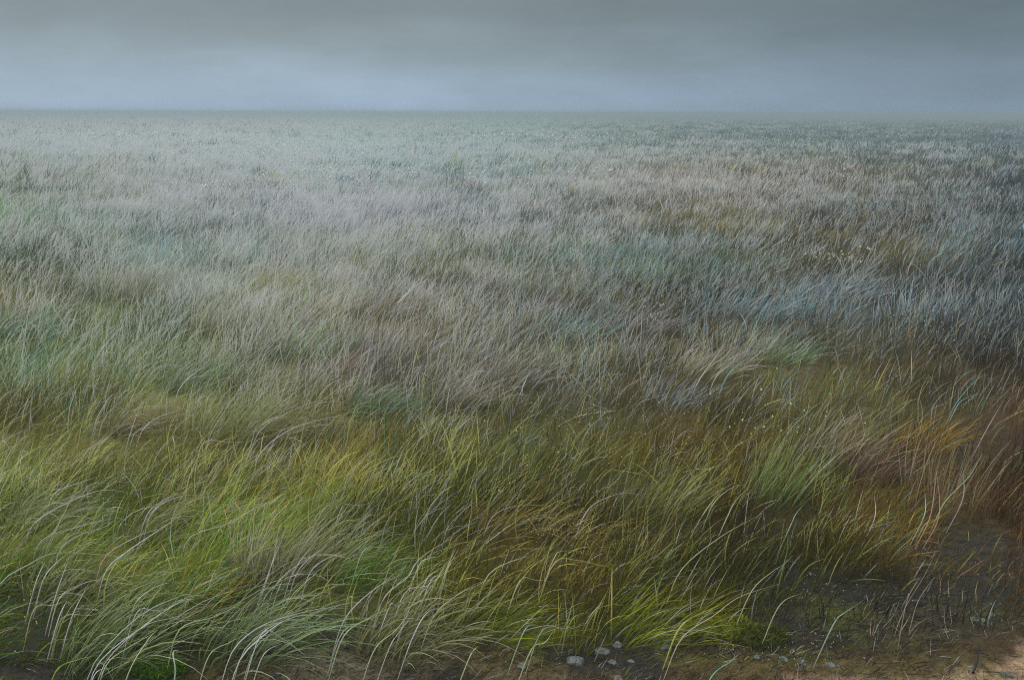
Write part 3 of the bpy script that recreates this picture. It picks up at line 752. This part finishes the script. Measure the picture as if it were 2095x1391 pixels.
# ------------------------------------------------------------------ dry stems standing on the bare patch, each its own
STEM_T = [
 ([(1390,1105),(1440,920),(1500,820),(1550,755)], 'longest pale dry stem curving right over the dark peat, front right'),
 ([(1320,1210),(1380,900),(1460,760)], 'pale dry stem rooted lowest beside the sand, leaning left of the longest stem'),
 ([(1340,960),(1400,850),(1450,760)], 'thin dry stem standing close behind the leaning pair on the peat'),
 ([(1220,1090),(1290,1000),(1330,910)], 'short dry stem hooked upright left of the tall stems on the peat'),
 ([(1300,1120),(1370,940),(1490,740),(1550,610)], 'tallest straight dry stem reaching up to the dark turf, front right'),
 ([(1075,1070),(1130,1000),(1170,950)], 'stubby white tipped stem at the left rim of the peat patch'),
 ([(1330,1115),(1370,1040),(1400,985)], 'short stem with a turquoise foot between the tall dry stems'),
 ([(1390,1115),(1450,1040),(1550,990)], 'low bluish stem bent far right from the foot of the longest stem'),
 ([(1640,1130),(1612,1050),(1605,940)], 'upright pale stub with a bent foot on the ochre ground, right'),
 ([(1652,1060),(1645,1010),(1640,950)], 'short pale stub right next to the stub with a bent foot'),
 ([(1790,1085),(1770,1040),(1755,1005)], 'little white stub leaning left beside the turquoise stone'),
 ([(1867,1140),(1845,1085),(1832,1040)], 'white stub leaning left just below the turquoise stone'),
 ([(1155,1130),(1152,1090),(1155,1065)], 'left stalk of the little three stalk tuft on the peat'),
 ([(1162,1132),(1175,1090),(1180,1060)], 'middle stalk of the little three stalk tuft on the peat'),
 ([(1172,1128),(1195,1095),(1222,1060)], 'right stalk of the little three stalk tuft on the peat'),
 ([(1580,860),(1582,800),(1580,750)], 'faint upright stem at the back of the ochre ground'),
 ([(1635,900),(1632,840),(1630,780)], 'faint rusty stem beside the upright one at the back of the ochre ground'),
 ([(1715,920),(1715,890),(1718,860)], 'short whitish stem standing alone on the ochre ground'),
 ([(1520,1255),(1518,1240),(1516,1225)], 'tiny white stub on the brown soil near the front right'),
]
for pts, label in STEM_T:
    pp = [(1395 + a * Z, 927 + b * Z) for a, b in pts]
    P, dist = stroke_points(pp)
    o0 = P[0].copy(); o0[2] = float(ground_z(o0[0], o0[1])) - .004
    q = catmull(P - o0, 12)
    q[0, 2] = 0.0
    s = np.linspace(0, 1, 12)
    k = random.uniform(.55, .95)
    V, F, C = tube_arrays(q, .0015 * np.clip(1.15 - s, .3, 1) * (1 + .25 * np.sin(s * 40)), alb(G(150, 134, 112)) * k, alb(G(176, 168, 156)) * k, 5)
    o = link('dry_stem', new_mesh('dry_stem', V, F, C), M_STEM, loc=o0)
    tag(o, label, 'dry stem', 'dry stems standing on the bare peat')
# dark burnt-looking stem at the front edge of the sand
P, dist = stroke_points([(1990, 1380), (2000, 1350), (2003, 1318)])
o0 = P[0].copy(); q = catmull(P - o0, 10)
V, F, C = tube_arrays(q, .004 * np.linspace(1, .4, 10), alb(G(48, 46, 44)), alb(G(40, 38, 36)), 6)
tag(link('dead_twig', new_mesh('dead_twig', V, F, C), M_STEM, loc=o0), 'black dead twig stuck upright in the sand, front right corner', 'twig')
# beaded seed stalks bowing over the hollow
def beaded(pts, label):
    P, dist = stroke_points(pts)
    o0 = P[0].copy(); q = catmull(P - o0, 24)
    root = bpy.data.objects.new('seed_stalk', None); COL.objects.link(root); root.location = o0
    tag(root, label, 'seed stalk', 'beaded seed stalks')
    V, F, C = tube_arrays(q, np.full(24, .0022), alb(G(140, 150, 90)), alb(G(160, 170, 120)), 5)
    link('stalk', new_mesh('stalk', V, F, C), M_STEM, root)
    n = 34
    k = np.linspace(8, 22.6, n); i0 = k.astype(int).clip(0, 22)
    pos = q[i0] * (1 - (k - i0))[:, None] + q[i0 + 1] * (k - i0)[:, None] + rng.normal(0, .0025, (n, 3))
    V, F, C = specks((pos, np.full(n, .0042), np.repeat(alb(G(186, 196, 140))[None], n, 0)))
    link('seed_head', new_mesh('seed_head', V, F, C, smooth=False), M_STEM, root)
beaded([(1145, 872), (1190, 850), (1260, 840)], 'beaded pale green seed stalk bowing right over the dark hollow at centre')
beaded([(1050, 868), (1085, 858), (1110, 845)], 'small beaded seed stalk left of the larger bowing one')

# ------------------------------------------------------------------ stones
def stone_material():
    m, nt = mat_new('stone')
    L = nt.links.new
    o = nt.nodes.new('ShaderNodeOutputMaterial'); p = nt.nodes.new('ShaderNodeBsdfPrincipled')
    a = nt.nodes.new('ShaderNodeAttribute'); a.attribute_name = 'tint'
    tcn = nt.nodes.new('ShaderNodeTexCoord')
    n = nt.nodes.new('ShaderNodeTexNoise'); n.inputs['Scale'].default_value = 90; n.inputs['Detail'].default_value = 6
    L(tcn.outputs['Object'], n.inputs['Vector'])
    mr = nt.nodes.new('ShaderNodeMapRange'); mr.inputs['From Min'].default_value = .3; mr.inputs['From Max'].default_value = .7
    mr.inputs['To Min'].default_value = .5; mr.inputs['To Max'].default_value = 1.35
    L(n.outputs['Fac'], mr.inputs['Value'])
    hs = nt.nodes.new('ShaderNodeHueSaturation'); L(a.outputs['Color'], hs.inputs['Color']); L(mr.outputs[0], hs.inputs['Value'])
    L(hs.outputs[0], p.inputs['Base Color']); p.inputs['Roughness'].default_value = .8
    b = nt.nodes.new('ShaderNodeBump'); b.inputs['Strength'].default_value = .8; b.inputs['Distance'].default_value = .006
    L(n.outputs['Fac'], b.inputs['Height']); L(b.outputs[0], p.inputs['Normal'])
    L(p.outputs[0], o.inputs['Surface'])
    return m
M_STONE = stone_material()
def uv_ball(nu=20, nv=12):
    th = np.linspace(0.04, np.pi - .04, nv); ph = np.linspace(0, 2 * np.pi, nu, endpoint=False)
    T, Pp = np.meshgrid(th, ph, indexing='ij')
    V = np.stack([np.sin(T) * np.cos(Pp), np.sin(T) * np.sin(Pp), np.cos(T)], -1).reshape(-1, 3)
    i, j = np.meshgrid(np.arange(nv - 1), np.arange(nu), indexing='ij')
    F = np.stack([i * nu + j, (i + 1) * nu + j, (i + 1) * nu + (j + 1) % nu, i * nu + (j + 1) % nu], -1).reshape(-1, 4)
    return V, F
STONES = [
 (1178,1348,34,13,(150,168,170),'long pale blue grey stone lying left in the row of pale stones'),
 (1232,1330,28,11,(146,158,162),'pale stone with a dark cracked top right of the long pale stone'),
 (1263,1318,22,10,(140,166,166),'pale turquoise stone at the grass edge, highest of the pale stones'),
 (1066,1360,16,9,(142,154,158),'small slate blue stone on the grey soil left of the pale row'),
 (1036,1326,17,10,(140,136,100),'olive beige stone half sunk at the grass edge'),
 (1362,1326,24,9,(128,150,148),'grey green stone right of the pale row under drooping blades'),
 (1254,1352,15,8,(140,156,158),'small bluish stone in front of the cracked stone'),
 (1291,1350,13,6,(160,172,164),'thin whitish stone chip right of the small bluish one'),
 (1168,1328,12,7,(122,146,140),'tiny teal grey stone under the moss green tussock'),
 (1604,1350,13,9,(120,160,158),'teal stone largest in the pebble scatter on brown soil'),
 (1643,1356,12,8,(140,162,170),'blue pebble right of the teal stone'),
 (1700,1360,17,8,(150,160,168),'pale pebble alone on a dark soil patch, near the front edge'),
 (1549,1345,12,9,(136,146,152),'grey pebble left of the pebble scatter'),
 (2003,1271,27,8,(120,146,146),'flat oval turquoise stone on the ochre ground at the right'),
 (2029,1260,11,7,(130,150,140),'small sage stone touching the flat turquoise stone'),
 (2060,1382,20,9,(92,100,98),'dark slate stone on pale sand in the front right corner'),
 (1265,1386,16,9,(160,156,162),'lilac grey stone cut by the front edge of the picture'),
 (1660,1173,12,7,(140,156,150),'pale green stone in the black peat left of the dry stems'),
 (1838,1158,12,8,(70,72,80),'dark blue black clod with a white fleck on the peat'),
 (565,1382,20,8,(110,118,116),'slate grey stone at the front edge under the silver green tussock'),
]
for u, v, hw, hh, col, label in STONES:
    x, y = at(np.array(float(u)), np.array(float(v))); x, y = float(x), float(y)
    z = float(ground_z(np.array(x), np.array(y)))
    d = math.sqrt(x * x + y * y + CAM_H ** 2)
    sx = hw * d / FPX * .54; sy = hh * d / FPX * 1.1; sz = hh * d / FPX * .65
    V, F = uv_ball(26, 16)
    sd = rng.random(3) * 50
    nn = (vnoise(V[:, 0] * 1.6 + sd[0] + V[:, 2], V[:, 1] * 1.6 + sd[1], 5) - .5) * .6 + (vnoise(V[:, 0] * 4 + sd[2], V[:, 1] * 4 + V[:, 2] * 3, 8) - .5) * .3
    V = V * (1 + nn)[:, None]
    V = np.sign(V) * np.abs(V) ** .85
    V = V * np.array([sx, sy, sz])
    a = rng.uniform(-.35, .35); ca, sa = math.cos(a), math.sin(a)
    V = np.stack([V[:, 0] * ca - V[:, 1] * sa, V[:, 0] * sa + V[:, 1] * ca, V[:, 2]], -1)
    C = np.repeat(np.clip((G(*col) * .42 + G(92, 90, 74) * .58) * .70, 0, .5)[None], len(V), 0)
    o = link('stone', new_mesh('stone', V, F, C), M_STONE, loc=(x, y, z - sz * .22))
    tag(o, label, 'stone', 'stones on the bare soil')

# ------------------------------------------------------------------ moss cushions
def moss(u, v, rad, col, label, n=900, up=.06):
    x, y = at(np.array(float(u)), np.array(float(v))); x, y = float(x), float(y)
    z = float(ground_z(np.array(x), np.array(y)))
    rr = rad * np.sqrt(rng.random(n)); aa = rng.random(n) * 2 * np.pi
    px, py = rr * np.cos(aa) * 1.3, rr * np.sin(aa) * .9
    lump = .5 + vnoise(px * 30, py * 30, 77)
    h = up * (1 - (rr / rad) ** 2) * lump
    P = np.stack([px, py, h * .6 + ground_z(x + px, y + py) - z - .004], -1)
    c = alb(G(*col))[None] * rng.uniform(.45, 1.25, n)[:, None]
    A = blade_arrays(P, rng.uniform(.012, .034, n), rng.uniform(-3.1, 3.1, n), np.radians(rng.uniform(5, 70, n)), np.radians(rng.uniform(0, 60, n)),
                     rng.uniform(.003, .007, n), rng.uniform(0, 3.1, n), c * .7, c, 3)
    V, F = uv_ball(24, 10)
    V = V * np.array([rad * 1.15, rad * .8, up * .5])
    V[:, 2] *= (.7 + .6 * vnoise(V[:, 0] * 30, V[:, 1] * 30, 78))
    C = np.repeat(alb(G(*col))[None] * .5, len(V), 0)
    Vm, Fm, Cm = merge([A, (V, F, C)])
    o = link('moss_cushion', new_mesh('moss_cushion', Vm, Fm, Cm), M_BLADE, loc=(x, y, z))
    tag(o, label, 'moss', 'cushions of moss on the bare soil')
moss(1487, 1292, .085, (128, 134, 40), 'bright yellow green moss cushion on dark soil right of the lime tussock')
moss(1420, 1245, .10, (96, 98, 20), 'olive moss cushion behind the bright yellow green one')
moss(330, 1372, .06, (92, 130, 20), 'small green moss cushion at the front edge on the left')
moss(1560, 1310, .07, (84, 92, 30), 'dull green moss cushion by the scatter of pebbles')
moss(1700, 1130, .11, (110, 108, 20), 'mustard moss cushion along the back of the peat patch')

# ------------------------------------------------------------------ haze
def build_haze():
    x0, x1, y0, y1, z0, z1 = -3300, 3300, -3300, 3300, -1.6, 1.95
    V = np.array([(x, y, z) for z in (z0, z1) for y in (y0, y1) for x in (x0, x1)], float)
    F = np.array([(0, 2, 3, 1), (4, 5, 7, 6), (0, 1, 5, 4), (2, 6, 7, 3), (0, 4, 6, 2), (1, 3, 7, 5)])
    m, nt = mat_new('haze_air')
    o = nt.nodes.new('ShaderNodeOutputMaterial')
    p = nt.nodes.new('ShaderNodeVolumePrincipled')
    p.inputs['Color'].default_value = (.39, .48, .515, 1)
    p.inputs['Density'].default_value = 0.0078
    p.inputs['Anisotropy'].default_value = 0.0
    nt.links.new(p.outputs[0], o.inputs['Volume'])
    h = link('haze', new_mesh('haze', V, F, smooth=False), m)
    tag(h, 'thin pale blue haze lying over the moor', 'haze', kind='stuff')
build_haze()
